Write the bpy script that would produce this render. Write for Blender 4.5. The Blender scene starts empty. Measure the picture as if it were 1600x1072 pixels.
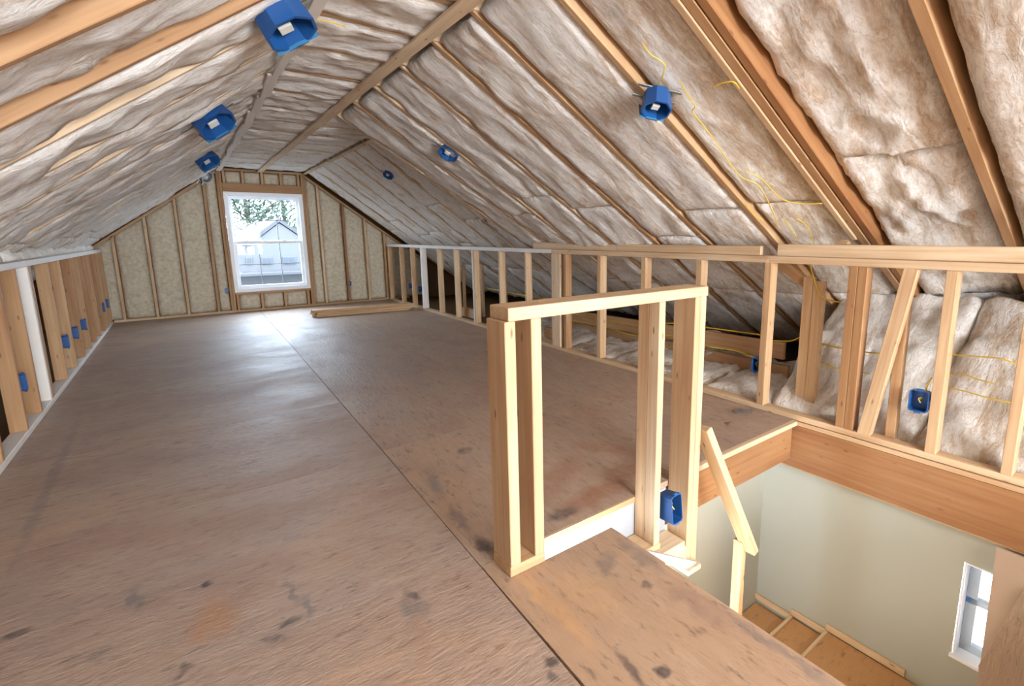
import bpy, bmesh, math, random
from mathutils import Vector, Matrix, noise
random.seed(7)
sc = bpy.context.scene
col = sc.collection

# ------------------------------------------------------------------ camera
F, CX, CY = 770.69, 876.17, 499.38
YAW, PIT, ROL, EYE = 0.651873, 0.170923, -0.0080385, 1.35
fwd = Vector((math.sin(YAW), math.cos(YAW), 0)); rgt = Vector((math.cos(YAW), -math.sin(YAW), 0)); up = Vector((0, 0, 1))
cf = fwd*math.cos(PIT) - up*math.sin(PIT); cu = up*math.cos(PIT) + fwd*math.sin(PIT)
cr = rgt*math.cos(ROL) + cu*math.sin(ROL); cu = cu*math.cos(ROL) - rgt*math.sin(ROL)
cam_d = bpy.data.cameras.new('camera'); cam = bpy.data.objects.new('camera', cam_d); col.objects.link(cam)
cam_d.sensor_fit = 'HORIZONTAL'; cam_d.sensor_width = 36; cam_d.lens = F/1600*36
cam_d.shift_x = (800-CX)/1600; cam_d.shift_y = -(536-CY)/1600
cam_d.clip_start = 0.02; cam_d.clip_end = 300
m3 = Matrix((cr, cu, -cf)).transposed()
cam.matrix_world = Matrix.Translation((0, 0, EYE)) @ m3.to_4x4()
sc.camera = cam
# ------------------------------------------------------------------ world and lights
sc.view_settings.view_transform = 'Standard'; sc.view_settings.look = 'None'
sc.view_settings.gamma = 1; sc.view_settings.use_curve_mapping = False
sc.view_settings.exposure = 0.48
w = bpy.data.worlds.new('sky'); sc.world = w; w.use_nodes = True
bg = w.node_tree.nodes['Background']; bg.inputs[0].default_value = (.66, .82, 1.0, 1); bg.inputs[1].default_value = 18.0
sc.cycles.max_bounces = 12; sc.cycles.diffuse_bounces = 7; sc.cycles.transparent_max_bounces = 12
sc.cycles.caustics_reflective = False; sc.cycles.caustics_refractive = False
def area(name, loc, rot, sx, sy, energy, color, portal=False):
    d = bpy.data.lights.new(name, 'AREA'); d.shape = 'RECTANGLE'; d.size = sx; d.size_y = sy
    d.energy = energy; d.color = color
    if portal: d.cycles.is_portal = True
    o = bpy.data.objects.new(name, d); col.objects.link(o); o.location = loc; o.rotation_euler = rot
    return o
R90 = math.pi/2
area('rear_fill_light', (1.25, -4.92, 1.45), (R90, 0, 0), 3.4, 1.75, 345, (1.0, .955, .90))  # added fill from behind the camera, not a known window
area('overhead_fill_light', (1.3, -2.7, 2.36), (math.radians(35), 0, 0), 1.4, 1.0, 105, (1.0, .95, .885))  # added soft fill near the ceiling, out of view, to brighten the floor
area('far_window_light', (1.33, 10.72, 1.25), (-R90, 0, 0), 1.2, 1.7, 1, (1, 1, 1), True)
area('stair_window_light', (3.62, .3, -.87), (0, R90, 0), .8, .8, 1, (1, 1, 1), True)
pl = bpy.data.lights.new('lower_hall_lamp', 'POINT'); pl.energy = 20; pl.color = (1.0, .72, .38); pl.shadow_soft_size = .12
po = bpy.data.objects.new('lower_hall_lamp', pl); col.objects.link(po); po.location = (1.9, 1.1, -.75)

# ------------------------------------------------------------------ helpers: rays
CAMP = Vector((0, 0, EYE))
def ray(x, y): return cr*((x-CX)/F) - cu*((y-CY)/F) + cf
def on_plane(x, y, n, p0):
    d = ray(x, y); n = Vector(n); return CAMP + d*(n.dot(Vector(p0)-CAMP)/n.dot(d))
def onx(x, y, X): return on_plane(x, y, (1, 0, 0), (X, 0, 0))
def ony(x, y, Y): return on_plane(x, y, (0, 1, 0), (0, Y, 0))
def onz(x, y, Z): return on_plane(x, y, (0, 0, 1), (0, 0, Z))
def interp(x, xs, ys):
    if x <= xs[0]: return ys[0]
    for i in range(len(xs)-1):
        if x <= xs[i+1]: return ys[i] + (ys[i+1]-ys[i])*(x-xs[i])/(xs[i+1]-xs[i])
    return ys[-1]

# ------------------------------------------------------------------ materials
def new_mat(name):
    m = bpy.data.materials.new(name); m.use_nodes = True
    nt = m.node_tree; return m, nt, nt.nodes['Principled BSDF']
def N(nt, t, **kw):
    n = nt.nodes.new(t)
    for k, v in kw.items(): setattr(n, k, v)
    return n
def ramp(nt, fac, stops):
    r = N(nt, 'ShaderNodeValToRGB'); e = r.color_ramp.elements
    while len(e) < len(stops): e.new(.5)
    for i, (p, c) in enumerate(stops):
        e[i].position = p; e[i].color = (c[0], c[1], c[2], 1) if not isinstance(c, float) else (c, c, c, 1)
    nt.links.new(fac, r.inputs[0]); return r.outputs[0]
def mix(nt, fac, a, b, mode='MIX'):
    m = N(nt, 'ShaderNodeMix', data_type='RGBA', blend_type=mode)
    for i, v in ((0, fac), (6, a), (7, b)):
        if hasattr(v, 'is_linked'): nt.links.new(v, m.inputs[i])
        else: m.inputs[i].default_value = v if i == 0 else (v[0], v[1], v[2], 1)
    return m.outputs[2]
def mth(nt, op, a, b=0.0, clamp=False):
    m = N(nt, 'ShaderNodeMath', operation=op, use_clamp=clamp)
    for i, v in ((0, a), (1, b)):
        if hasattr(v, 'is_linked'): nt.links.new(v, m.inputs[i])
        else: m.inputs[i].default_value = v
    return m.outputs[0]
def coords(nt, scale, rnd=True, kind='Object'):
    tc = N(nt, 'ShaderNodeTexCoord'); mp = N(nt, 'ShaderNodeMapping'); mp.inputs['Scale'].default_value = scale
    nt.links.new(tc.outputs[kind], mp.inputs[0])
    if rnd:
        oi = N(nt, 'ShaderNodeObjectInfo'); nt.links.new(mth(nt, 'MULTIPLY', oi.outputs['Random'], 60.0), mp.inputs['Location'])
    return mp.outputs[0]
def tex(nt, vec, scale=1.0, detail=4.0, rough=.55, dist=0.0):
    n = N(nt, 'ShaderNodeTexNoise'); n.inputs['Scale'].default_value = scale; n.inputs['Detail'].default_value = detail
    n.inputs['Roughness'].default_value = rough; n.inputs['Distortion'].default_value = dist
    nt.links.new(vec, n.inputs['Vector']); return n.outputs['Fac']
def bump(nt, b, h, strength, dist):
    n = N(nt, 'ShaderNodeBump'); n.inputs['Strength'].default_value = strength; n.inputs['Distance'].default_value = dist
    nt.links.new(h, n.inputs['Height']); nt.links.new(n.outputs[0], b.inputs['Normal'])
def attr(nt, name):
    a = N(nt, 'ShaderNodeAttribute', attribute_type='OBJECT', attribute_name=name); return a.outputs['Fac']

def make_wood():
    m, nt, b = new_mat('pine_lumber')
    t = attr(nt, 'tint')
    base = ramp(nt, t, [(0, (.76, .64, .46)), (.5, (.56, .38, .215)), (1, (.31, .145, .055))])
    g = tex(nt, coords(nt, (1.2, 38, 38)), 1, 4, .6, .5)
    c = mix(nt, mth(nt, 'MULTIPLY', ramp(nt, g, [(.38, 0.0), (.66, 1.0)]), .55), base, (.50, .27, .11), 'MULTIPLY')
    c = mix(nt, .35, c, base)
    big = tex(nt, coords(nt, (1.0, 4, 4)), 1.3, 2)
    c = mix(nt, mth(nt, 'MULTIPLY', ramp(nt, big, [(.45, 0.0), (.75, 1.0)]), .45), c, (.62, .40, .26), 'MULTIPLY')
    v = N(nt, 'ShaderNodeTexVoronoi'); v.inputs['Scale'].default_value = 1.0
    nt.links.new(coords(nt, (5, 17, 17)), v.inputs['Vector'])
    k = ramp(nt, v.outputs['Distance'], [(.05, 1.0), (.13, 0.0)])
    c = mix(nt, mth(nt, 'MULTIPLY', k, .75), c, (.14, .06, .025))
    nt.links.new(c, b.inputs['Base Color']); b.inputs['Roughness'].default_value = .62
    b.inputs['Specular IOR Level'].default_value = .3
    bump(nt, b, g, .25, .003); return m
def make_batt():
    m, nt, b = new_mat('fiberglass_batt')
    t = attr(nt, 'tint')
    fine = tex(nt, coords(nt, (11, 30, 28)), 1.5, 7, .72, 1.0)
    mid = tex(nt, coords(nt, (1.8, 7, 6)), 1.3, 6, .66, 1.0)
    light = ramp(nt, fine, [(.32, (.66, .61, .55)), (.50, (.88, .86, .825)), (.68, (.96, .95, .93))])
    brown = ramp(nt, fine, [(.30, (.40, .285, .185)), (.52, (.60, .47, .345)), (.7, (.76, .65, .53))])
    th = mth(nt, 'ADD', mid, mth(nt, 'MULTIPLY', mth(nt, 'SUBTRACT', t, .5), .42))
    f = ramp(nt, th, [(.50, 0.0), (.66, 1.0)])
    c = mix(nt, mth(nt, 'MULTIPLY', f, .85), light, brown)
    nt.links.new(c, b.inputs['Base Color']); b.inputs['Roughness'].default_value = .95
    b.inputs['Specular IOR Level'].default_value = .05
    h = mth(nt, 'ADD', mth(nt, 'MULTIPLY', fine, .8), mid)
    bump(nt, b, h, .75, .028); return m
def make_gable_batt():
    m, nt, b = new_mat('faced_gable_batt')
    fine = tex(nt, coords(nt, (12, 12, 12)), 1.5, 6, .65)
    mid = tex(nt, coords(nt, (2, 2, 2)), 1.3, 4, .6)
    c = ramp(nt, fine, [(.3, (.44, .38, .28)), (.55, (.60, .545, .43)), (.8, (.68, .63, .53))])
    c = mix(nt, mth(nt, 'MULTIPLY', ramp(nt, mid, [(.55, 0.0), (.75, 1.0)]), .5), c, (.45, .33, .2))
    nt.links.new(c, b.inputs['Base Color']); b.inputs['Roughness'].default_value = .9; b.inputs['Specular IOR Level'].default_value = .1
    bump(nt, b, fine, .5, .01); return m
def make_ply(name, spots, warm=0.0, wc=(.52, .33, .17)):
    # grain runs along local X; stains and knots sit at fixed places on the sheet (world metres)
    m, nt, b = new_mat(name)
    g = tex(nt, coords(nt, (2.6, 16, 4)), 1.2, 7, .7, 2.2)
    patch = tex(nt, coords(nt, (1.4, 2.2, 1)), 1.1, 4, .6, .4)
    pit = tex(nt, coords(nt, (11, 34, 10)), 1.0, 5, .72)
    c = ramp(nt, g, [(.2, (.27, .19, .145)), (.5, (.375, .275, .215)), (.8, (.46, .35, .275))])
    c = mix(nt, mth(nt, 'MULTIPLY', ramp(nt, patch, [(.48, 0.0), (.68, 1.0)]), .5), c, (.33, .20, .14))
    p2 = tex(nt, coords(nt, (.9, 1.3, 1)), 1.0, 5, .65, .6)
    c = mix(nt, mth(nt, 'MULTIPLY', ramp(nt, p2, [(.30, 1.0), (.46, 0.0)]), .55), c, (.27, .21, .20))
    c = mix(nt, mth(nt, 'MULTIPLY', ramp(nt, p2, [(.54, 0.0), (.70, 1.0)]), .5), c, (.47, .31, .19))
    if warm: c = mix(nt, warm, c, wc)
    c = mix(nt, mth(nt, 'MULTIPLY', ramp(nt, pit, [(.56, 0.0), (.68, 1.0)]), .65), c, (.12, .075, .06))
    geo = N(nt, 'ShaderNodeNewGeometry')
    wob = N(nt, 'ShaderNodeTexNoise'); wob.inputs['Scale'].default_value = 14; nt.links.new(geo.outputs['Position'], wob.inputs['Vector'])
    off = N(nt, 'ShaderNodeVectorMath', operation='MULTIPLY_ADD'); off.inputs[1].default_value = (.09, .09, 0); off.inputs[2].default_value = (-.045, -.045, 0)
    nt.links.new(wob.outputs['Color'], off.inputs[0])
    pos = N(nt, 'ShaderNodeVectorMath', operation='ADD'); nt.links.new(geo.outputs['Position'], pos.inputs[0]); nt.links.new(off.outputs[0], pos.inputs[1])
    for (x, y, rx, ry, ang, s, colr) in spots:
        mp = N(nt, 'ShaderNodeMapping', vector_type='TEXTURE'); mp.inputs['Location'].default_value = (x, y, 0)
        mp.inputs['Rotation'].default_value = (0, 0, ang); mp.inputs['Scale'].default_value = (rx, ry, 1e3)
        nt.links.new(pos.outputs[0], mp.inputs[0])
        ln = N(nt, 'ShaderNodeVectorMath', operation='LENGTH'); nt.links.new(mp.outputs[0], ln.inputs[0])
        k = ramp(nt, ln.outputs['Value'], [(.45, 1.0), (1.0, 0.0)])
        c = mix(nt, mth(nt, 'MULTIPLY', mth(nt, 'MULTIPLY', k, s), ramp(nt, wob.outputs['Fac'], [(.3, .45), (.6, 1.0)])), c, colr)
    nt.links.new(c, b.inputs['Base Color'])
    nt.links.new(ramp(nt, patch, [(.3, .44), (.7, .60)]), b.inputs['Roughness']); b.inputs['Specular IOR Level'].default_value = .7
    h = mth(nt, 'ADD', g, tex(nt, coords(nt, (30, 90, 10)), 1.0, 4, .6))
    bump(nt, b, h, .55, .007); return m
def make_plain(name, c, rough=.6, spec=.3, var=.0, metal=0.0, scale=6, bumps=0.0):
    m, nt, b = new_mat(name)
    n = tex(nt, coords(nt, (1, 1, 1)), scale, 4)
    cc = mix(nt, mth(nt, 'MULTIPLY', n, var), c, tuple(x*.45 for x in c))
    nt.links.new(cc, b.inputs['Base Color']); b.inputs['Roughness'].default_value = rough
    b.inputs['Specular IOR Level'].default_value = spec; b.inputs['Metallic'].default_value = metal
    if bumps: bump(nt, b, n, bumps, .004)
    return m
def make_glass():
    m = bpy.data.materials.new('window_glass'); m.use_nodes = True; nt = m.node_tree; nt.nodes.clear()
    o = N(nt, 'ShaderNodeOutputMaterial'); mx = N(nt, 'ShaderNodeMixShader'); t = N(nt, 'ShaderNodeBsdfTransparent'); g = N(nt, 'ShaderNodeBsdfGlossy')
    g.inputs['Roughness'].default_value = .02; fr = N(nt, 'ShaderNodeFresnel'); fr.inputs[0].default_value = 1.3
    nt.links.new(fr.outputs[0], mx.inputs[0]); nt.links.new(t.outputs[0], mx.inputs[1]); nt.links.new(g.outputs[0], mx.inputs[2]); nt.links.new(mx.outputs[0], o.inputs[0]); return m
DK = (.045, .04, .045); GR = (.16, .14, .14); RD = (.30, .13, .07); PK = (.27, .165, .13)
LEFT_SPOTS = [(-.05, 2.235, .035, .03, 0, .9, DK), (.1, 1.77, .035, .03, 0, .95, DK), (-.143, 1.801, .028, .03, 0, .9, DK), (-.6, 2.34, .05, .035, 0, .95, DK),
  (-.277, 2.30, .03, .10, .1, .8, GR), (-.3, 2.40, .03, .04, 0, .6, GR), (.168, 1.83, .04, .03, 0, .9, DK), (.2, 1.98, .02, .11, .1, .75, GR), (.235, 1.86, .02, .08, .1, .8, GR),
  (.558, 1.68, .025, .06, .5, .85, DK), (.545, 1.6, .05, .07, .6, .7, GR), (.50, 1.45, .06, .15, -.25, .5, PK), (-.35, 2.05, .05, .035, 0, .5, GR), (-.05, 2.0, .10, .14, 0, .5, (.42, .19, .07)),
  (.8, 1.12, .035, .03, 0, .9, DK), (.77, 1.07, .02, .025, 0, .8, DK), (.2, 2.6, .3, .2, 0, .35, PK), (-.5, 2.9, .35, .2, 0, .4, PK), (-.72, 3.9, .03, 1.3, .02, .5, GR), (0.35, 1.3, .5, .35, 0, .3, (.55, .33, .18))]
RIGHT_SPOTS = [(.98, 2.45, .035, .22, -.15, .6, GR), (.93, 2.05, .035, .16, -.1, .75, GR), (.93, 1.78, .04, .10, 0, .75, DK), (1.3, 2.72, .06, .06, 0, .7, DK), (1.33, 2.2, .10, .10, .3, .5, GR),
  (1.62, 1.80, .34, .10, .1, .75, RD), (1.95, 1.9, .26, .13, .2, .8, (.22, .10, .06)), (2.05, 2.15, .12, .3, .5, .55, RD), (1.5, 2.05, .45, .12, .5, .5, RD), (1.35, 1.76, .12, .05, 0, .7, DK), (2.7, 2.2, .3, .2, 0, .35, PK), (3.0, 1.95, .08, .02, .3, .8, DK)]
LAND_SPOTS = [(.98, .93, .09, .025, 1.5, .85, DK), (1.06, .87, .03, .02, .9, .9, DK), (1.41, 1.31, .05, .16, -.1, .6, GR), (1.27, 1.36, .10, .05, .6, .6, GR), (1.38, .98, .07, .20, .05, .6, PK),
  (1.3, 1.17, .03, .025, 0, .85, DK), (1.10, 1.28, .1, .2, .1, .35, (.62, .38, .17)), (1.42, .70, .03, .25, .02, .6, GR), (.95, 1.30, .05, .3, 0, .5, (.62, .36, .16))]
WOOD = make_wood(); PALE = make_plain('pale_lit_lumber', (.80, .77, .73), .6, .3, .25, 0, 7); BATT = make_batt(); GBATT = make_gable_batt()  # pale lumber: window light is put into the colour of plates and studs
PLY_L = make_ply('subfloor_plywood_left', LEFT_SPOTS); PLY_R = make_ply('subfloor_plywood_right', RIGHT_SPOTS, .12); PLY_N = make_ply('landing_plywood', LAND_SPOTS, .35)
PLY_P = make_ply('leaning_plywood', [], .1); PLY_S = make_ply('stair_plywood', [], .75, (.52, .26, .08))
SHEATH = make_plain('roof_sheathing', (.16, .09, .045), .9, .1, .5)
DRY = make_plain('painted_drywall', (.40, .40, .335), .75, .25, .05)
WHITE_DRY = make_plain('bare_white_board', (.36, .37, .39), .7, .3, .06)
VINYL = make_plain('white_vinyl', (.80, .83, .87), .35, .45, .04)
GRILLE = make_plain('window_grille', (.42, .46, .52), .5, .3, .05)
SASH = make_plain('blue_grey_vinyl', (.40, .47, .54), .4, .4, .04)
GLASS = make_glass()
BLUE = make_plain('blue_plastic', (.014, .085, .28), .38, .5, .25)
LBLUE = make_plain('pale_blue_plastic', (.07, .27, .50), .4, .5, .4)
INSIDE = make_plain('box_inside', (.10, .10, .12), .7, .2, .6, 0, 30)
YEL = make_plain('yellow_cable', (.72, .50, .04), .5, .4, .25)
CLOTH = make_plain('white_film', (.70, .70, .66), .5, .4, .4, 0, 18)
METAL = make_plain('galvanised_metal', (.45, .45, .46), .4, .5, .4, .9, 20)
BLACK = make_plain('dark_gap', (.02, .016, .014), .9, .1, .2)
DUCT = make_plain('flex_duct', (.62, .58, .54), .55, .4, .4, 0, 9)
SIDING = make_plain('pale_siding', (.064, .064, .066), .7, .2, .05)
HROOF = make_plain('pale_shingles', (.053, .053, .056), .9, .1, .2)
HWIN = make_plain('house_window', (.036, .042, .052), .5, .2, .2)
LEAF = make_plain('leaves', (.028, .043, .027), .7, .1, .5, 0, 3)
BARK = make_plain('bark', (.03, .025, .02), .9, .1, .4)
GRASS = make_plain('lawn', (.085, .085, .08), .95, .1, .4, 0, 1)

# ------------------------------------------------------------------ helpers: objects
def wm(o):
    return o.matrix_basis.copy() if o.parent is None else wm(o.parent) @ o.matrix_parent_inverse @ o.matrix_basis
def link(name, me, mat, parent=None, mw=None, tint=None):
    o = bpy.data.objects.new(name, me); col.objects.link(o)
    if mat is not None and not me.materials: me.materials.append(mat)
    if mw is not None: o.matrix_basis = mw
    if parent is not None:
        o.parent = parent; o.matrix_parent_inverse = wm(parent).inverted()
    if tint is not None: o['tint'] = float(tint)
    return o
def mesh(name, v, f, smooth=False):
    me = bpy.data.meshes.new(name); me.from_pydata([tuple(p) for p in v], [], f); me.update()
    if smooth:
        for p in me.polygons: p.use_smooth = True
    return me
def tag(o, label, cat, group=None, kind=None):
    if label: o['label'] = label
    if cat: o['category'] = cat
    if group: o['group'] = group
    if kind: o['kind'] = kind
    return o
def empty(name, label=None, cat=None, group=None, kind=None):
    o = bpy.data.objects.new(name, None); col.objects.link(o); return tag(o, label, cat, group, kind)
def frame(p0, x, z):
    x = Vector(x).normalized(); z = Vector(z); z = (z - x*z.dot(x)).normalized(); y = z.cross(x)
    return Matrix.Translation(p0) @ Matrix((x, y, z)).transposed().to_4x4()
def box_mesh(name, lx, ly, lz, bev=.003):
    bm = bmesh.new(); bmesh.ops.create_cube(bm, size=1)
    bmesh.ops.scale(bm, vec=(lx, ly, lz), verts=bm.verts)
    if bev: bmesh.ops.bevel(bm, geom=list(bm.edges), offset=min(bev, .2*min(lx, ly, lz)), segments=1, affect='EDGES')
    me = bpy.data.meshes.new(name); bm.to_mesh(me); bm.free(); return me
def board(name, p0, p1, wid, thk, zdir, parent, mat=None, tint=.4, bev=.003):
    """lumber from p0 to p1 (centre line); wid across, thk along zdir; local X is the length"""
    p0 = Vector(p0); p1 = Vector(p1); L = (p1-p0).length
    me = box_mesh(name, L, wid, thk, bev)
    return link(name, me, mat or WOOD, parent, frame((p0+p1)/2, p1-p0, zdir), tint)
def cuboid(name, lo, hi, parent, mat=None, tint=.4, bev=.003, axis=None):
    """axis aligned board; local X along its longest side"""
    lo = Vector(lo); hi = Vector(hi); d = hi-lo; c = (lo+hi)/2
    a = axis if axis is not None else max(range(3), key=lambda i: d[i])
    ax = [Vector((1, 0, 0)), Vector((0, 1, 0)), Vector((0, 0, 1))]
    x = ax[a]; z = ax[2] if a != 2 else ax[0]; y = z.cross(x)
    size = lambda q: abs(q.x)*d.x + abs(q.y)*d.y + abs(q.z)*d.z
    me = box_mesh(name, size(x), size(y), size(z), bev)
    return link(name, me, mat or WOOD, parent, frame(c, x, z), tint)
def rt(a, b): return random.uniform(a, b)
def batt(name, A0, A1, B0, B1, nrm, parent, nu=40, nv=9, recess=.02, lump=.022, depth=.09, tint=.45, mat=None, seed=None, gap=.006, wr=1.0):
    """insulation batt lofted between two framing lines A0-A1 and B0-B1; nrm points into the room"""
    A0, A1, B0, B1 = map(Vector, (A0, A1, B0, B1)); nrm = Vector(nrm).normalized()
    sd = Vector((rt(-50, 50), rt(-50, 50), rt(-50, 50)))
    mw = frame((A0+B0)/2, (A1-A0), nrm); inv = mw.inverted()
    V = []; Fc = []
    W = ((B0-A0).length + (B1-A1).length)/2; L = (A1-A0).length
    us = [-1] + list(range(nu+1)) + [nu+1]; vs = [-1] + list(range(nv+1)) + [nv+1]
    for iu in us:
        u = min(max(iu/nu, 0), 1)
        for iv in vs:
            v = min(max(iv/nv, 0), 1)
            vv = (gap + v*(W-2*gap))/W; uu = (.002 + u*(L-.004))/L
            P = (A0.lerp(A1, uu)).lerp(B0.lerp(B1, uu), vv)
            s, t = uu*L, vv*W
            edge = min(t, W-t); e = max(0, 1-edge/.045); en = min(s, L-s); e2 = max(0, 1-en/.03)
            q = Vector((s*2.6, t*5.0, 0)) + sd; q2 = Vector((s*8*wr, t*15, 3)) + sd
            d = -recess - .050*e*e - .02*e2*e2
            rg = 1-2*abs(noise.noise(Vector((s*1.3*wr, t*7+.8*noise.noise(Vector((s*2.1, t*2, 9))+sd), 5)) + sd))
            d += lump*(noise.fractal(q, 1.0, 2.0, 3)) + lump*.7*noise.noise(q2) + lump*.2*rg
            wob = .010*noise.noise(Vector((s*5, 7.7*iv, 1)) + sd)*(e > .4)
            P = P + nrm*d + (B0-A0).normalized()*wob*.6
            if iu in (-1, nu+1) or iv in (-1, nv+1): P = P - nrm*depth
            V.append(inv @ P)
    n = len(vs)
    for i in range(len(us)-1):
        for j in range(n-1):
            Fc.append((i*n+j, (i+1)*n+j, (i+1)*n+j+1, i*n+j+1))
    me = mesh(name, V, Fc, True); o = link(name, me, mat or BATT, parent, mw, tint)
    bm = bmesh.new(); bm.from_mesh(me); bmesh.ops.recalc_face_normals(bm, faces=bm.faces)
    bm.faces.ensure_lookup_table(); fz = sum(f.normal.z for f in bm.faces)
    if fz < 0: bmesh.ops.reverse_faces(bm, faces=bm.faces)
    bm.to_mesh(me); bm.free(); return o
def tube(name, pts, r, mat, parent=None, sides=6, sub=4):
    """round cable through pts (Catmull-Rom)"""
    P = [Vector(p) for p in pts]; Q = []
    for i in range(len(P)-1):
        a = P[max(i-1, 0)]; b = P[i]; c = P[i+1]; d = P[min(i+2, len(P)-1)]
        for k in range(sub):
            t = k/sub
            Q.append(.5*((2*b) + (c-a)*t + (2*a-5*b+4*c-d)*t*t + (3*b-a-3*c+d)*t**3))
    Q.append(P[-1]); V = []; Fc = []; up0 = Vector((.13, .21, 1))
    rr = r if callable(r) else (lambda i: r)
    for i, p in enumerate(Q):
        t = (Q[min(i+1, len(Q)-1)] - Q[max(i-1, 0)]).normalized(); x = t.cross(up0).normalized(); y = t.cross(x)
        for k in range(sides):
            a = 2*math.pi*k/sides; V.append(p + (x*math.cos(a) + y*math.sin(a))*rr(i))
    for i in range(len(Q)-1):
        for k in range(sides):
            k2 = (k+1) % sides; Fc.append((i*sides+k, i*sides+k2, (i+1)*sides+k2, (i+1)*sides+k))
    Fc.append(tuple(range(sides))[::-1]); Fc.append(tuple((len(Q)-1)*sides+k for k in range(sides)))
    return link(name, mesh(name, V, Fc, True), mat, parent)

# ------------------------------------------------------------------ main dimensions
XL, XR, YG, YB = -.967, 3.43, 10.59, -5.0      # knee walls, far gable, rear gable
ZC = 2.53                                      # collar tie underside
XLT, SL = .675, .74                            # left slope: top corner and pitch
def left_z(x): return ZC - SL*(XLT-x)
def right_top(Y): return interp(Y, [5.45, 6.05], [1.38, 1.97])
def right_zk(Y): return interp(Y, [.75, 1.47, 2.01, 2.58, 3.1, 3.66, 4.27, 5.45, 6.05], [1.55, 1.46, 1.36, 1.33, 1.29, 1.26, 1.25, 1.32, 1.46])
def right_pt(x, Y):
    s = (ZC-right_zk(Y))/(XR-right_top(Y)); return Vector((x, Y, ZC - s*(x-right_top(Y))))
def right_n(Y):
    s = (ZC-right_zk(Y))/(XR-right_top(Y)); return Vector((-s, 0, -1)).normalized()
LN = Vector((SL, 0, -1)).normalized()
LYS = [-4.9, -4.3, -3.7, -3.1, -2.5, -1.9, -1.35, -.75, -.2, .35, .9, 1.45, 2.0, 2.52, 3.04, 3.58, 4.17, 4.78, 5.39, 6.0, 6.61, 7.22, 7.83, 8.44, 9.05, 9.66, 10.27]
RYS = [-4.9, -4.2, -3.5, -2.8, -2.1, -1.35, -.65, .05, .75, 1.47, 2.01, 2.58, 3.10, 3.66, 4.27, 4.86, 5.45, 6.05, 6.65, 7.25, 7.85, 8.45, 9.05, 9.65, 10.25]
def seam_x(Y): return interp(Y, [-2, .99, 2.14, 7.06, 10.6], [.76, .818, .863, .988, 1.06])

# ------------------------------------------------------------------ roof deck and ceiling framing
def right_low(Y): 
    s = (ZC-right_zk(Y))/(XR-right_top(Y)); return right_top(Y) + (ZC-.10)/s
secs = [YB-.1, .75, 1.47, 2.58, 3.66, 5.45, 6.05, YG+.15]; V = []; Fc = []
for Y in secs:
    xl = XLT - ZC/SL - .7; n = right_n(Y)
    a = Vector((xl, Y, left_z(xl)+.26)); b = Vector((XLT-.06, Y, ZC+.22)); c = Vector((right_top(Y)+.06, Y, ZC+.22)); xr = right_low(Y)+1.0; d = right_pt(xr, Y) - n*.21
    V += [a, b, c, d]
for i in range(len(secs)-1):
    for k in range(3): Fc.append((i*4+k, i*4+k+1, i*4+5+k, i*4+4+k))
ceil = link('ceiling', mesh('ceiling', V, Fc), SHEATH); tag(ceil, None, None, None, 'structure')
for i, Y in enumerate(LYS):                                         # left rafters
    x1 = XLT - (ZC-.08)/SL; dd = .185
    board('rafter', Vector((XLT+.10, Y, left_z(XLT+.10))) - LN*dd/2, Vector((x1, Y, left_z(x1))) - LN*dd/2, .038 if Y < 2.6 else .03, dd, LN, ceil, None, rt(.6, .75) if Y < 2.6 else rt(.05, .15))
for i, Y in enumerate(RYS):                                         # right rafters
    n = right_n(Y); xt = right_top(Y); x1 = right_low(Y); dd = .185
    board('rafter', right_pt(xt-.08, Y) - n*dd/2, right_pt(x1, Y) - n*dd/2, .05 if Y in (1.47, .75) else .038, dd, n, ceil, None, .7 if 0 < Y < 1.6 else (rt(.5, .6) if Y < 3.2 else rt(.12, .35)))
    if Y == 1.47:
        board('rafter', right_pt(xt-.08, Y-.055) - n*(dd/2-.0), right_pt(x1, Y-.055) - n*(dd/2-.0), .045, dd, n, ceil, None, .95)
        board('rafter', right_pt(xt-.02, Y+.046) - n*.06, right_pt(3.72, Y+.046) - n*.06, .036, .13, n, ceil, None, .3)
for i, Y in enumerate(LYS):                                         # collar ties
    xr = right_top(Y+.04)
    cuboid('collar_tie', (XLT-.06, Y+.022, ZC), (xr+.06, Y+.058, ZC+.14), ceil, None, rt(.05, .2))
board('ceiling_strap', (1.285, YB, ZC-.03), (1.285, YG-.02, ZC-.03), .09, .022, (0, 0, 1), ceil, None, .0)
ys = [2.55, 3.45, 4.12, 4.8, 5.42, 6.05, 6.7, 7.3, 7.9, 8.5, 9.1, 9.7, 10.4]
for a, b in zip(ys[:-1], ys[1:]):
    j = rt(-.015, .015)
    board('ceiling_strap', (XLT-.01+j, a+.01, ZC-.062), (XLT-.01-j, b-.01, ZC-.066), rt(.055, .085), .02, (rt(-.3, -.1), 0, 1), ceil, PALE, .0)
for a, b in zip([5.95, 6.65, 7.3, 7.95, 8.6, 9.3], [6.6, 7.25, 7.9, 8.5, 9.2, 10.4]):
    board('ceiling_strap', (1.985, a, ZC-.04), (1.985, b, ZC-.04), .045, .018, (.3, 0, 1), ceil, None, .12)
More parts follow.
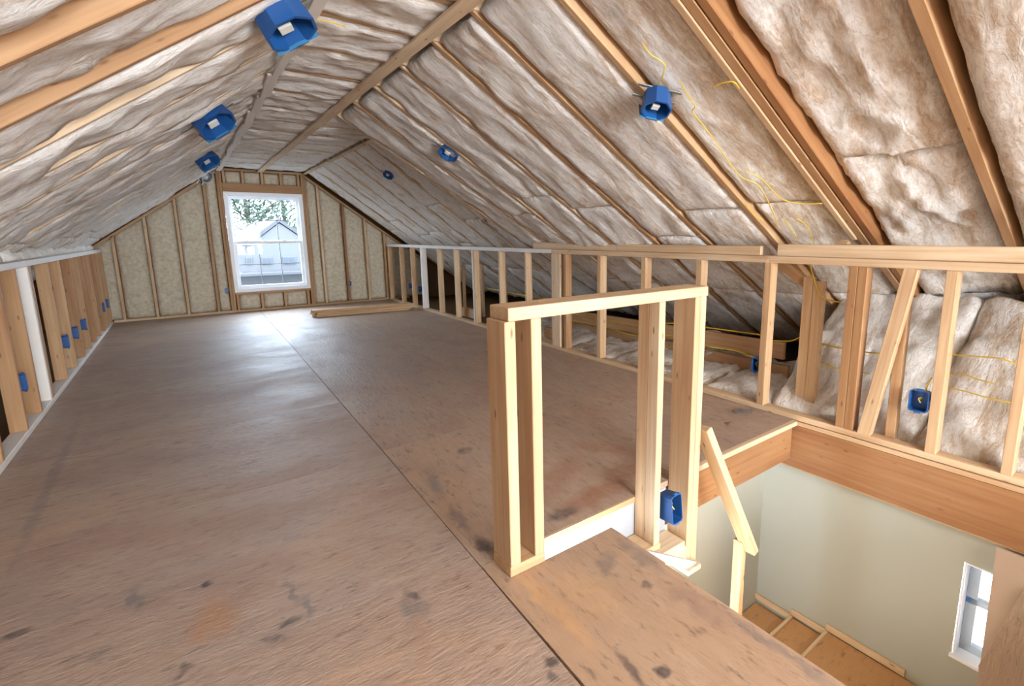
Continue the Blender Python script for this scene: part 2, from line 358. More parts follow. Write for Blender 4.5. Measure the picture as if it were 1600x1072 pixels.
# batts: left slope
def breaks(L, lens):
    out = [0]; 
    for q in lens:
        if out[-1]+q < L-.25: out.append(out[-1]+q)
    return out + [L]
for a, b in zip(LYS[:-1], LYS[1:]):
    x_top, x_bot = XLT+.03, XLT-(ZC-.12)/SL
    f0 = lambda x, Y: Vector((x, Y, left_z(x)))
    tot = x_top-x_bot; br = breaks(tot, [rt(1.5, 1.75), .95, .95])
    rec = .036 if b < 2.7 else (.004 if b < 3.2 else -.003)
    for s, e in zip(br[:-1], br[1:]):
        batt('insulation_batt', f0(x_top-s, a+.02), f0(x_top-e, a+.02), f0(x_top-s, b-.02), f0(x_top-e, b-.02), LN, ceil,
             nu=int((44 if b > 1 else 8)*(e-s))+6, nv=12 if b > 1 else 4, recess=rec, lump=.026, tint=rt(.40, .56), depth=.10)
# batts: flat part between the ties
for a, b in zip(LYS[:-1], LYS[1:]):
    xr = right_top(a+.3); xr2 = right_top(b+.3); n = (0, 0, -1)
    batt('insulation_batt', (XLT+.03, a+.06, ZC), (1.30, a+.06, ZC), (XLT+.03, b+.02, ZC), (1.30, b+.02, ZC), n, ceil, nu=26, nv=12, recess=-.008, lump=.024, tint=rt(.3, .5))
    if xr > 1.5:
        batt('insulation_batt', (1.30, a+.06, ZC), (right_top(a+.06), a+.06, ZC), (1.30, b+.02, ZC), (right_top(b), b+.02, ZC), n, ceil, nu=20, nv=12, recess=-.006, lump=.02, tint=rt(.25, .45))
# batts: right slope
for a, b in zip(RYS[:-1], RYS[1:]):
    n = (right_n(a)+right_n(b)).normalized()
    p = lambda t, Y: right_pt(right_top(Y)+.02 + t*(right_low(Y)-.05-right_top(Y)), Y)
    tot = right_low(a)-right_top(a)
    near = 0.0 < a < 1.5
    br = [0, .345 if a == .75 else (.42 if 1.4 < a < 2.5 else rt(.3, .6)), .72, 1]
    rec = .07 if a == .75 else (.03 if a == 1.47 else (-.004 if a < 3.2 else .0))
    ga = .06 if a == .75 else .02; gb = .055 if b == 1.47 or b == .75 else .02
    if b == 1.47: gb = .085
    if a == 1.47: ga = .07
    for s, e in zip(br[:-1], br[1:]):
        batt('insulation_batt', p(s, a)+Vector((0, ga, 0)), p(e, a)+Vector((0, ga, 0)), p(s, b)-Vector((0, gb, 0)), p(e, b)-Vector((0, gb, 0)), n, ceil,
             nu=int((70 if b > 0 else 10)*(e-s))+8, nv=14 if b > 0 else 4, recess=rec, lump=.045 if a == .75 else (.010 if 1.4 < a < 2.1 else (.016 if a < 3.2 else .024)), tint=(.74 if 1.4 < a < 2.0 else (.6 if a < 1.4 else rt(.46, .6) if a < 3.2 else rt(.34, .54))), depth=.1)

# ------------------------------------------------------------------ floor
def slab(name, lo, hi, mat, parent=None, bev=0): return cuboid(name, lo, hi, parent, mat, .4, bev)
floor = slab('floor', (-2.9, 1.70, -.06), (7.8, YG+.2, -.035), SHEATH); tag(floor, None, None, None, 'structure')
slab('subfloor', (-2.9, YB-.1, -.06), (1.44, 1.525, -.035), SHEATH, floor); slab('subfloor', (-2.9, 1.525, -.06), (1.07, 1.70, -.035), SHEATH, floor)
slab('subfloor', (3.49, YB-.1, -.06), (7.8, 1.70, -.035), SHEATH, floor)
def sheet(poly, mat, axis, name='plywood_sheet', z0=-.034, z1=0.0, g=.002):
    """floor sheet from an outline (counter-clockwise); axis = grain direction"""
    c = sum((Vector((p[0], p[1], 0)) for p in poly), Vector())/len(poly)
    mw = frame(c, axis, (0, 0, 1)); inv = mw.inverted(); n = len(poly)
    q = []
    for p in poly:
        v = Vector((p[0], p[1], 0)); d = (c-v); q.append(v + Vector((math.copysign(g, d.x), math.copysign(g, d.y), 0)))
    V = [inv @ (v + Vector((0, 0, z1))) for v in q] + [inv @ (v + Vector((0, 0, z0))) for v in q]
    Fc = [tuple(range(n)), tuple(range(n, 2*n))[::-1]] + [(i, i+n, (i+1) % n + n, (i+1) % n) for i in range(n)]
    return link(name, mesh(name, V, Fc), mat, floor, mw, .5)
cross = [YB, -3.13, -1.91, -.69, .53, 1.75, 2.985, 4.2, 5.42, 6.64, 7.83, 9.05, YG]
for a, b in zip(cross[:-1], cross[1:]):
    sheet([(-1.07, a), (seam_x(a)-.0015, a), (seam_x(b)-.0015, b), (-1.07, b)], PLY_L, (1, 0, 0), g=.0011)
for (x0, x1) in ((None, 2.1), (2.1, 3.53)):
    for a, b in ((1.668, 3.05), (3.05, 5.49), (5.49, 7.93), (7.93, YG)):
        p0 = seam_x(a)+.0015 if x0 is None else x0; p1 = seam_x(b)+.0015 if x0 is None else x0
        sheet([(p0, a), (x1, a), (x1, b), (p1, b)], PLY_R, (0, 1, 0), g=.0008)
sheet([(seam_x(.5)+.004, .20), (1.455, .20), (1.455, 1.21), (1.462, 1.21), (1.458, 1.535), (1.08, 1.535), (1.08, 1.664), (seam_x(1.66)+.003, 1.664)], PLY_N, (0, 1, 0), g=.0005)
slab('subfloor', (1.44, YB-.1, -.06), (3.49, -.35, -.035), SHEATH, floor)
for a_, b_ in ((YB, -2.8), (-2.8, -.35)): sheet([(1.456, a_), (3.53, a_), (3.53, b_), (1.456, b_)], PLY_R, (0, 1, 0), g=.0005)
sheet([(seam_x(YB)+.004, YB), (1.455, YB), (1.455, .197), (seam_x(.2)+.004, .197)], PLY_N, (0, 1, 0), g=.0005)
# loose batts on the joists behind the right knee wall
for y0, y1 in ((-.8, .98), (.98, 1.95), (1.95, 2.6), (2.6, 3.2), (3.2, 3.8), (3.8, 4.5), (4.5, 5.2), (5.2, 5.9), (5.9, 6.6)):
    hi = y1 < 2; zh = .86 if hi else .07; xe = 4.75
    batt('attic_floor_batt', (3.54, y0, .04), (xe, y0, zh), (3.54, y1, .04), (xe, y1, zh), (-.5 if hi else 0, 0, 1), floor, nu=34, nv=24 if hi else 10, recess=-.02, lump=.05, tint=(.72 if y1 < 1 else .45) if hi else .55, depth=.09)

# ------------------------------------------------------------------ knee wall, right
wr = cuboid('wall_right', (XR, YB, 0.002), (XR+.089, YG-.05, .042), None, WOOD, .35); tag(wr, None, None, None, 'structure')
for a, b in ((YB, 1.97), (1.97, 4.67), (4.67, YG-.1)):
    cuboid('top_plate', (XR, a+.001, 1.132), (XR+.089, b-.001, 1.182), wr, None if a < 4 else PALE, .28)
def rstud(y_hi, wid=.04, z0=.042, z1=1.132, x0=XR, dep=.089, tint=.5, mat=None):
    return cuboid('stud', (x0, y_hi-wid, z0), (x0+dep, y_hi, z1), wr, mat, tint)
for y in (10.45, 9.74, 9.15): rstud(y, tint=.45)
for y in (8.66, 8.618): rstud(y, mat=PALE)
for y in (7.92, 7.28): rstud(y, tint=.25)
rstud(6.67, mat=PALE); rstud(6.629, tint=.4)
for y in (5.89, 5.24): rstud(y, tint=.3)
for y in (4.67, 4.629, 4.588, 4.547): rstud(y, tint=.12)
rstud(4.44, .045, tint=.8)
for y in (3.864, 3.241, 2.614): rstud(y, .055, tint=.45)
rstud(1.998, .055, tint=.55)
for y in (1.411, 1.355): rstud(y, .054, tint=.85)
board('stud', (XR+.03, 1.235, .03), (XR+.03, 1.068, 1.135), .075, .058, (1, 0, 0), wr, None, .42)
rstud(1.135, .055, x0=XR+.075, z1=1.0, dep=.06, tint=.55)
rstud(.895, .055, tint=.45); rstud(.545, .05, tint=.4)
for y in (.0, -.6, -1.2): rstud(y)
cuboid('blocking', (XR+.02, 3.6, 1.184), (XR+.058, 5.07, 1.262), wr, None, .2); cuboid('blocking', (XR+.02, 2.05, 1.184), (XR+.058, 3.598, 1.252), wr, None, .36)
cuboid('blocking', (XR+.015, YB, 1.184), (XR+.055, 1.915, 1.268), wr, None, .22)
cuboid('blocking', (XR+.025, 1.445, 1.27), (XR+.07, 1.51, 1.289), wr, None, .6)
# framing seen behind the right knee wall
board('purlin', (4.1, 5.6, .262), (4.1, 2.15, .33), .038, .15, (0, 0, 1), wr, None, .55)
board('purlin', (4.2, 5.6, .10), (4.2, 2.15, .10), .038, .15, (0, 0, 1), wr, None, .6)
for dy, dz in ((0, 0), (.075, -.03)):
    a = onx(1262-(0 if dy == 0 else -16), 437, 3.62); cuboid('jack_post', (3.62, a.y-.04, .05), (3.68, a.y+.03, 1.03+dz), wr, None, .32)
board('brace', (3.66, 2.02, 1.13), (3.68, 1.74, .94), .07, .036, (1, 0, 0), wr, None, .6)
for y in (7.6, 6.95, 6.25, 5.6, 4.95): board('brace', (3.75, y, .06), (3.75, y, .9), .05, .04, (1, 0, 0), wr, None, .4)
for y in (7.3, 6.0, 5.0): cuboid('blocking', (3.55, y-.5, .05), (3.6, y, .2), wr, None, .45)

# ------------------------------------------------------------------ knee wall, left
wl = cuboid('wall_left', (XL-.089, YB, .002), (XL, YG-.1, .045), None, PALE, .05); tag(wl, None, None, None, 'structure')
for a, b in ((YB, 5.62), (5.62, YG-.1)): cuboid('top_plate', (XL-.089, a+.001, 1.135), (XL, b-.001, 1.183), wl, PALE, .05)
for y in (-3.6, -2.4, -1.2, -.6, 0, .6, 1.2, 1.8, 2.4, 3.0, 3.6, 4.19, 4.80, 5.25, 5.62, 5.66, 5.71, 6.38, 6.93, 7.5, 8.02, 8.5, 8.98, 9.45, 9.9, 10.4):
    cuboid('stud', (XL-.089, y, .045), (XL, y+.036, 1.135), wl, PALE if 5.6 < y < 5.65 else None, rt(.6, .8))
for a, b in zip(LYS[4:-1], LYS[5:]):                                # batt ends tucked above the left plate
    batt('insulation_batt', (-1.0, a+.02, 1.19), (-1.10, a+.02, 1.34), (-1.0, b-.02, 1.19), (-1.10, b-.02, 1.34), (1, 0, .4), wl, nu=8, nv=12, recess=.02, lump=.05, depth=.05, tint=.38)

# ------------------------------------------------------------------ far gable wall
V = [(-3.2, YG+.15, -.1), (.66, YG+.15, -.1), (.66, YG+.15, 3.2), (-3.2, YG+.15, 3.2), (1.98, YG+.15, -.1), (7.8, YG+.15, -.1), (7.8, YG+.15, 3.2), (1.98, YG+.15, 3.2),
     (.66, YG+.15, .34), (1.98, YG+.15, .34), (.66, YG+.15, 2.13), (1.98, YG+.15, 2.13)]
wg = link('wall_gable', mesh('wall_gable', V, [(0, 1, 2, 3), (4, 5, 6, 7), (1, 4, 9, 8), (10, 11, 7, 2)]), SHEATH); tag(wg, None, None, None, 'structure')
cuboid('bottom_plate', (XL, YG-.0, .002), (.70, YG+.14, .042), wg, None, .3); cuboid('bottom_plate', (.702, YG, .002), (3.9, YG+.14, .042), wg, None, .5)
def gz(x): return min(ZC, left_z(x), ZC-.733*(x-1.97))
def gstud(x, z0=.042, z1=None, tint=.4, wd=.04): 
    z1 = gz(x)-.03 if z1 is None else z1
    return cuboid('stud', (x-wd/2, YG, z0), (x+wd/2, YG+.139, z1), wg, None, tint)
GX = [-.83, -.41, .01, .44]; GX2 = [2.22, 2.655, 3.06, 3.44]
for x, t in zip(GX, (.3, .3, .35, .7)): gstud(x, tint=t)
for x, t in zip(GX2, (.2, .95, .25, .55)): gstud(x, tint=t)
for x in (.645, .685, 1.965, 2.005): gstud(x, tint=.72, wd=.038)
cuboid('header', (.705, YG-.005, 2.125), (1.945, YG+.13, 2.285), wg, None, .78)
cuboid('window_sill_plate', (.705, YG, .315), (1.945, YG+.139, .362), wg, None, .72)
for x in (.74, 1.12, 1.50, 1.90): gstud(x, .042, .313, .6)
for x in (.74, 1.02, 1.32, 1.62, 1.91): gstud(x, 2.287, ZC-.04, .6)
cuboid('top_plate', (.66, YG-.01, ZC-.04), (1.99, YG+.13, ZC), wg, None, .6)
board('rake_plate', (XLT, YG+.05, ZC-.03), (-1.4, YG+.05, left_z(-1.4)-.03), .1, .04, LN, wg, None, .5)
board('rake_plate', (1.97, YG+.05, ZC-.03), (4.3, YG+.05, ZC-.733*(4.3-1.97)-.03), .1, .04, (-.733, 0, -1), wg, None, .6)
def gbatt(x0, x1, z0=None, z1=None, tint=.5):
    a = z0 if z0 is not None else .044
    t0 = z1 if z1 is not None else gz(x0+.03)-.05; t1 = z1 if z1 is not None else gz(x1-.03)-.05
    batt('insulation_batt', (x1-.02, YG+.03, a), (x1-.02, YG+.03, t1), (x0+.02, YG+.03, a), (x0+.02, YG+.03, t0), (0, -1, 0), wg, nu=max(6, int(20*(t0-a))), nv=8, recess=.0, lump=.014, depth=.06, mat=GBATT)
xs = [-1.5, -1.2] + GX + [.645]
for a, b in zip(xs[:-1], xs[1:]): gbatt(a, b)
xs = [2.005] + GX2 + [3.8, 4.3]
for a, b in zip(xs[:-1], xs[1:]): gbatt(a, b)
for a, b in ((.74, 1.12), (1.12, 1.50), (1.50, 1.90)): gbatt(a, b, .044, .312)
for a, b in ((.74, 1.02), (1.02, 1.32), (1.32, 1.62), (1.62, 1.91)): gbatt(a, b, 2.289, ZC-.045)

# far window: white double hung unit
def rect_frame(name, x0, x1, z0, z1, y0, y1, wd, mat, parent, base=None):
    """four mitred bars as one frame mesh in the XZ plane"""
    b = base if base is not None else wd
    o = [(x0, z0), (x1, z0), (x1, z1), (x0, z1)]; i = [(x0+wd, z0+b), (x1-wd, z0+b), (x1-wd, z1-wd), (x0+wd, z1-wd)]
    V = [(p[0], y, p[1]) for y in (y0, y1) for p in o+i]; Fc = []
    for k in range(4):
        k2 = (k+1) % 4
        Fc += [(k, k2, 4+k2, 4+k), (8+k, 12+k, 12+k2, 8+k2), (k, 8+k, 8+k2, k2), (4+k, 4+k2, 12+k2, 12+k)]
    me = mesh(name, V, Fc); bm = bmesh.new(); bm.from_mesh(me); bmesh.ops.recalc_face_normals(bm, faces=bm.faces)
    bmesh.ops.bevel(bm, geom=list(bm.edges), offset=.003, segments=1, affect='EDGES'); bm.to_mesh(me); bm.free()
    return link(name, me, mat, parent)
WX0, WX1, WZ0, WZ1 = .715, 1.935, .372, 2.122
w1 = rect_frame('window_1', WX0, WX1, WZ0, WZ1, YG-.02, YG+.13, .055, VINYL, None); tag(w1, None, None, None, 'structure')
rect_frame('casing_flange', WX0-.012, WX1+.012, WZ0-.012, WZ1+.012, YG-.026, YG-.018, .03, VINYL, w1)
ZM = 1.252
def sash(z0, z1, y):
    s = rect_frame('sash', WX0+.055, WX1-.055, z0, z1, y, y+.035, .05, VINYL, w1)
    x0, x1, za, zb = WX0+.10, WX1-.10, z0+.045, z1-.045
    link('pane', mesh('pane', [(x0, y+.018, za), (x1, y+.018, za), (x1, y+.018, zb), (x0, y+.018, zb)], [(0, 1, 2, 3)]), GLASS, s)
    for k in (1, 2):
        xm = x0+(x1-x0)*k/3; cuboid('grille_bar', (xm-.006, y+.024, za), (xm+.006, y+.030, zb), s, GRILLE, .4, 0)
    zm = (za+zb)/2; cuboid('grille_bar', (x0, y+.024, zm-.006), (x1, y+.030, zm+.006), s, GRILLE, .4, 0)
    return s
sash(ZM-.02, WZ1-.055, YG+.06); sash(WZ0+.055, ZM+.025, YG+.02)
for x in (.98, 1.27, 1.58): cuboid('sash_lock', (x-.025, YG+.0, ZM+.025), (x+.025, YG+.03, ZM+.04), w1, VINYL, .4, .004)

# rear gable, unseen behind the camera, with an opening added for the fill light
V = [(-3.2, YB-.05, -2.5), (7.8, YB-.05, -2.5), (7.8, YB-.05, .55), (-3.2, YB-.05, .55), (-3.2, YB-.05, 2.35), (7.8, YB-.05, 2.35), (7.8, YB-.05, 3.2), (-3.2, YB-.05, 3.2), (-.5, YB-.05, .55), (3.0, YB-.05, .55), (3.0, YB-.05, 2.35), (-.5, YB-.05, 2.35)]
tag(link('wall_rear', mesh('wall_rear', V, [(0, 1, 2, 3), (4, 5, 6, 7), (3, 8, 11, 4), (9, 2, 5, 10)]), DRY), None, None, None, 'structure')

# ------------------------------------------------------------------ stairwell
ZS = -2.1; SX = 3.48; SY = 1.92
WY0, WY1, WSZ0, WSZ1 = -.05, .645, -1.19, -.575
V = [(SX, SY, ZS), (SX, SY, -.1), (SX, WY1, ZS), (SX, WY1, -.1), (SX, WY0, ZS), (SX, WY0, -.1), (SX, -.37, ZS), (SX, -.37, -.1), (SX, WY1, WSZ0), (SX, WY0, WSZ0), (SX, WY1, WSZ1), (SX, WY0, WSZ1)]
ws = link('wall_stair_right', mesh('wall_stair_right', V, [(0, 2, 3, 1), (4, 6, 7, 5), (2, 4, 9, 8), (10, 11, 5, 3)]), DRY); tag(ws, None, None, None, 'structure')
V = [(1.0, SY, ZS), (SX, SY, ZS), (SX, SY, -.1), (1.0, SY, -.1)]
tag(link('wall_stair_back', mesh('wall_stair_back', V, [(0, 1, 2, 3)]), DRY), None, None, None, 'structure')
V = [(1.40, -.37, ZS), (1.40, 1.50, ZS), (1.40, 1.50, -.06), (1.40, -.37, -.06)]
tag(link('wall_stair_left', mesh('wall_stair_left', V, [(0, 1, 2, 3)]), DRY), None, None, None, 'structure')
tag(link('wall_stair_front', mesh('wall_stair_front', [(1.40, -.36, ZS), (SX, -.36, ZS), (SX, -.36, -.06), (1.40, -.36, -.06)], [(3, 2, 1, 0)]), DRY), None, None, None, 'structure')
tag(link('floor_lower', mesh('floor_lower', [(1.0, -.4, ZS), (SX, -.4, ZS), (SX, SY, ZS), (1.0, SY, ZS)], [(0, 1, 2, 3)]), PLY_P, None, None, .4), None, None, None, 'structure')
t1 = cuboid('trim_1', (XR, YB, -.36), (XR+.045, 1.785, -.036), None, WOOD, .95); tag(t1, None, None, None, 'structure')        # stair header along the right wall
cuboid('ledger', (XR+.004, YB, -.372), (XR+.046, 1.785, -.361), t1, None, .6)
cuboid('plywood_edge', (XR-.004, YB, -.034), (XR+.05, 1.668, -.004), t1, None, .45)
t2 = cuboid('trim_2', (2.02, 1.70, -.30), (XR-.001, 1.745, -.036), None, WOOD, .9); tag(t2, None, None, None, 'structure')       # header under the hall floor edge
cuboid('floor_nosing', (2.12, 1.664, -.034), (XR-.004, 1.70, .0005), t2, None, .15)
cuboid('riser_board', (1.06, 1.668, -.30), (2.0, 1.682, -.036), t2, WHITE_DRY, .4)
cuboid('floor_nosing', (1.078, 1.660, -.034), (1.76, 1.667, -.001), t2, None, .7)
# stairwell window
w2 = empty('window_2', None, None, None, 'structure')
def yz_box(name, y0, y1, z0, z1, x0, x1, mat, parent): return cuboid(name, (x0, y0, z0), (x1, y1, z1), parent, mat, .4, .002)
yz_box('reveal', WY1-.012, WY1, WSZ0, WSZ1, SX+.001, SX+.14, VINYL, w2); yz_box('reveal', WY0, WY1-.012, WSZ1-.012, WSZ1, SX+.001, SX+.14, VINYL, w2)
yz_box('window_sill', WY0, WY1+.01, WSZ0-.02, WSZ0, SX-.02, SX+.14, VINYL, w2); yz_box('reveal', WY0-.012, WY0, WSZ0, WSZ1, SX, SX+.14, VINYL, w2)
for (y0, y1, z0, z1) in ((WY1-.067, WY1-.0121, WSZ0, WSZ1), (WY0, WY0+.055, WSZ0, WSZ1), (WY0, WY1, WSZ0, WSZ0+.05), (WY0, WY1, WSZ1-.04, WSZ1), (WY0, WY1, -.87, -.83)):
    yz_box('sash', y0, y1, z0, z1, SX+.085, SX+.13, SASH, w2)
link('pane', mesh('pane', [(SX+.11, WY0, WSZ0), (SX+.11, WY1, WSZ0), (SX+.11, WY1, WSZ1), (SX+.11, WY0, WSZ1)], [(0, 1, 2, 3)]), GLASS, w2)
# winder stair
st = empty('staircase', 'worn plywood winder stair at the bottom of the stairwell', 'stair')
def tread(poly, z, th=.045):
    c = sum((Vector((p[0], p[1], 0)) for p in poly), Vector())/len(poly); n = len(poly); mw = frame(c, (1, 0, 0), (0, 0, 1)); inv = mw.inverted()
    V = [inv @ Vector((p[0], p[1], z)) for p in poly] + [inv @ Vector((p[0], p[1], z-th)) for p in poly]
    Fc = [tuple(range(n)), tuple(range(n, 2*n))[::-1]] + [(i, i+n, (i+1) % n+n, (i+1) % n) for i in range(n)]
    return link('tread', mesh('tread', V, Fc), PLY_S, st, mw, .5)
XW = SX-.02
for yy, zz in ((1.60, -1.58), (1.34, -1.53)): cuboid('nosing', (1.5, yy, zz-.012), (XW, yy+.022, zz), st, None, .1, .002)
tread([(1.5, 1.60), (XW, 1.60), (XW, SY-.01), (1.5, SY-.01)], -1.66)
tread([(1.5, 1.34), (XW, 1.34), (XW, 1.625), (1.5, 1.60)], -1.595)
tread([(1.5, .9), (3.02, 1.16), (XW, .6), (XW, 1.365), (1.5, 1.34)], -1.535)
tread([(1.5, -.3), (XW, -.3), (XW, .50), (3.02, 1.14), (1.5, .88)], -1.47, .06)
for z, y0, y1 in ((-1.61, 1.62, SY), (-1.56, 1.36, 1.62), (-1.51, .86, 1.36)):
    cuboid('skirt_board', (SX-.018, y0, z-.02), (SX-.002, y1, z+.03), st, None, .2, .002)
# plywood leaned against the stairwell wall, in front of the small window
def leaning(name, poly, x, th, mat, label, cat):
    V = [(x, y, z) for y, z in poly] + [(x+th, y, z) for y, z in poly]; n = len(poly)
    Fc = [tuple(range(n)), tuple(range(n, 2*n))[::-1]] + [(i, i+n, (i+1) % n+n, (i+1) % n) for i in range(n)]
    me = mesh(name, V, Fc); bm = bmesh.new(); bm.from_mesh(me); bmesh.ops.recalc_face_normals(bm, faces=bm.faces); bm.to_mesh(me); bm.free()
    return tag(link(name, me, mat, None, None, .5), label, cat)
a = onx(1558, 851, 3.41); b = onx(1528, 1046, 3.41)
BOARDM = make_plain('unpainted_board', (.52, .40, .31), .75, .2, .25, 0, 5)
leaning('plywood_sheet', [(a.y, -.375), (b.y-.01, -1.468), (-.5, -1.468), (-.5, -.375)], 3.405, .015, BOARDM, 'smooth tan board covering the right half of the small stair window', 'board')
c = onx(1529, 1040, 3.37); d = onx(1600, 921, 3.37); e = onx(1600, 1072, 3.37)
leaning('plywood_sheet', [(c.y, c.z), (d.y, d.z), (-.5, d.z+.3), (-.5, -1.468), (c.y-.03, -1.468)], 3.37, .018, PLY_P, 'weathered plywood offcut leaning at the lower right corner of the stairwell', 'board')

# ------------------------------------------------------------------ half wall beside the opening
hw = empty('half_wall', 'low pine stud guard wall with a flat top plate beside the stair opening', 'half wall')
Y0, Y1 = 1.527, 1.664
cuboid('top_plate', (.925, Y0-.001, 1.036), (2.11, Y1, 1.086), hw, None, .3)
cuboid('bottom_plate', (.905, Y0, .001), (1.075, Y1, .045), hw, None, .5)
cuboid('stud', (.908, Y0, .045), (.955, Y1, 1.036), hw, None, .36); cuboid('stud', (1.025, Y0, .045), (1.072, Y1, 1.036), hw, None, .4)
cuboid('stud', (1.748, Y0, -.215), (1.79, Y0+.068, 1.036), hw, None, .28); cuboid('stud', (1.748, Y0+.069, -.215), (1.79, Y1, 1.036), hw, None, .55)
cuboid('stud', (2.012, Y0, -.44), (2.052, Y1, 1.036), hw, None, .36); cuboid('stud', (2.060, Y0+.004, -.46), (2.106, Y1, 1.036), hw, None, .3)
cuboid('bottom_plate', (1.47, Y0, -.25), (1.80, Y1, -.216), hw, None, .35); cuboid('bottom_plate', (1.80, Y0, -.34), (2.0, Y1, -.29), hw, None, .1)
cuboid('bottom_plate', (2.0, Y0-.03, -.49), (2.112, Y1, -.461), hw, None, .0)
board('plate_strip', (1.66, Y0-.008, -.22), (2.08, Y0-.008, -.47), .05, .012, (0, -1, 0), hw, WHITE_DRY, .1)

# hand rail brace and its post
hr = empty('stair_rail', 'sloping pine hand rail on a short post going down the stair', 'hand rail')
p0, p1 = ony(1098, 668, 1.54), ony(1172, 860, 1.42)
board('rail_board', p0, p1, .092, .045, Vector((.85, 0, .5)), hr, None, .25)
q = ony(1156, 848, 1.47); cuboid('post', (q.x-.022, q.y-.03, -1.53), (q.x+.022, q.y+.03, q.z+.02), hr, None, .2)

# ------------------------------------------------------------------ lumber pile
k = 0
LP = ['top back board of the lumber stack on the far floor', 'top front board of the lumber stack, pale upper edge', 'middle back board of the lumber stack by the right wall', 'middle front board of the lumber stack, between two boards',
      'bottom back board of the lumber stack by the gable', 'bottom front board of the lumber stack, lying on the floor']
A = Vector((1.68, 9.05, 0)); B = Vector((3.33, 8.80, 0)); dr = (B-A).normalized(); sd = Vector((-dr.y, dr.x, 0))
for lay in (2, 1, 0):
    for f in (1, 0):
        e0 = rt(-.03, .04) - (.05 if f else 0); e1 = rt(-.12, .02)
        c0 = A + dr*e0 + sd*(f*.093+.045) + Vector((0, 0, .021+lay*.0395)); c1 = B + dr*e1 + sd*(f*.093+.045) + Vector((0, 0, .021+lay*.0395))
        o = board('lumber_board', c0, c1, .089, .038, (0, 0, 1), None, None, rt(.35, .55)); tag(o, LP[k], 'lumber', 'boards of the lumber stack'); k += 1

# ------------------------------------------------------------------ electrical boxes
def el_box(mw, label, group, w_=.06, h_=.1, d_=.07, name='outlet_box', mat=None):
    """open-fronted nail-on box: front faces local +Z, height along local Y"""
    r = empty(name, label, 'electrical box', group); r.matrix_basis = mw
    bm = bmesh.new(); t = .005
    o = [(-w_/2, -h_/2), (w_/2, -h_/2), (w_/2, h_/2), (-w_/2, h_/2)]; c_ = .010
    def ring(wd, ht, z):
        a, b = wd/2, ht/2; pts = [(-a+c_, -b), (a-c_, -b), (a, -b+c_), (a, b-c_), (a-c_, b), (-a+c_, b), (-a, b-c_), (-a, -b+c_)]
        return [bm.verts.new((x, y, z)) for x, y in pts]
    R = [ring(w_*.94, h_*.94, -d_), ring(w_, h_, 0), ring(w_-2*t, h_-2*t, 0), ring((w_-2*t)*.94, (h_-2*t)*.94, -d_+t)]
    bm.faces.new(R[0][::-1]); bm.faces.new(R[3])
    for a, b in zip(R[:-1], R[1:]):
        for i in range(8): bm.faces.new((a[i], a[(i+1) % 8], b[(i+1) % 8], b[i]))
    bmesh.ops.recalc_face_normals(bm, faces=bm.faces)
    me = bpy.data.meshes.new('box_body'); bm.to_mesh(me); bm.free()
    def part(n, m, mm, loc=(0, 0, 0)):
        x = bpy.data.objects.new(n, m); col.objects.link(x); m.materials.append(mm); x.parent = r; x.location = loc; return x
    part('box_body', me, mat or BLUE)
    for s in (1, -1): part('mounting_tab', box_mesh('mounting_tab', w_*.35, .012, .012, .002), mat or BLUE, (0, s*(h_/2+.004), -.008))
    part('nail_boss', box_mesh('nail_boss', .014, h_*.2, d_*.6, .002), mat or BLUE, (w_/2+.004, h_*.2, -d_*.45))
    pts = [(0, 0, -d_*.8), (.01, .02, -d_*.5), (-.005, .01, -d_*.35), (.008, -.012, -d_*.3)]
    q = tube('wire_end', pts, .0035, YEL, None); q.parent = r
    return r
def face_mw(p, z, y): 
    z = Vector(z).normalized(); y = Vector(y); y = (y - z*y.dot(z)).normalized(); x = y.cross(z)
    return Matrix.Translation(p) @ Matrix((x, y, z)).transposed().to_4x4()
# on the left knee wall studs
lb = [(5.015, 'blue outlet box on the left wall nearest the camera'), (6.77, 'blue outlet box low on a left wall stud, second from the camera'), (7.36, 'blue outlet box on the left wall, third from the camera'),
      (8.0, 'blue outlet box on the left wall, fourth from the camera'), (9.82, 'blue outlet box on the left wall, second from the gable corner'), (10.35, 'blue outlet box on the left wall nearest the gable corner'), (9.1, 'blue outlet box on the left wall, third from the gable corner')]
for i, (y, lab) in enumerate(lb):
    el_box(face_mw((XL-.006, y, .345), (1, 0, 0), (0, 0, 1)), lab, 'blue boxes on the left wall', .055, .125, .065)
# right knee wall
p = onx(1181, 570, XR+.01); el_box(face_mw((XR+.01, 2.036, .34), (-1, 0, 0), (0, 0, 1)), 'blue box on the right wall stud beyond the half wall', 'blue boxes on the right wall', .055, .11, .07)
el_box(face_mw((XR-.005, .952, .345), (-1, -.1, .08), (0, 0, 1)), 'square blue switch box on a stud above the stair header', 'blue boxes on the right wall', .10, .13, .075)
for px, py, lab in ((655, 452, 'dark box on the right wall stud nearest the gable'), (640, 447, 'dark box in the right wall corner bay by the lumber stack')):
    g = onx(px, py, XR+.03); el_box(face_mw((XR+.03, g.y, g.z), (-1, -.5, 0), (0, 0, 1)), lab, 'blue boxes on the right wall', .05, .10, .06)
g = ony(547, 443, YG-.02); el_box(face_mw((g.x, YG-.004, g.z), (0, -1, 0), (0, 0, 1)), 'dark box low on the gable stud right of the window', 'boxes on the gable', .06, .09, .03)
g = ony(345, 455, YG-.02); el_box(face_mw((g.x+.09, YG-.004, g.z), (0, -1, 0), (0, 0, 1)), 'blue box low on the gable left of the window', 'boxes on the gable', .06, .09, .03)
# on the half wall
el_box(face_mw((1.862, 1.478, -.03), (.05, -1, .10), (0, 0, 1)), 'bright blue switch box on the half wall post', None, .085, .15, .085)
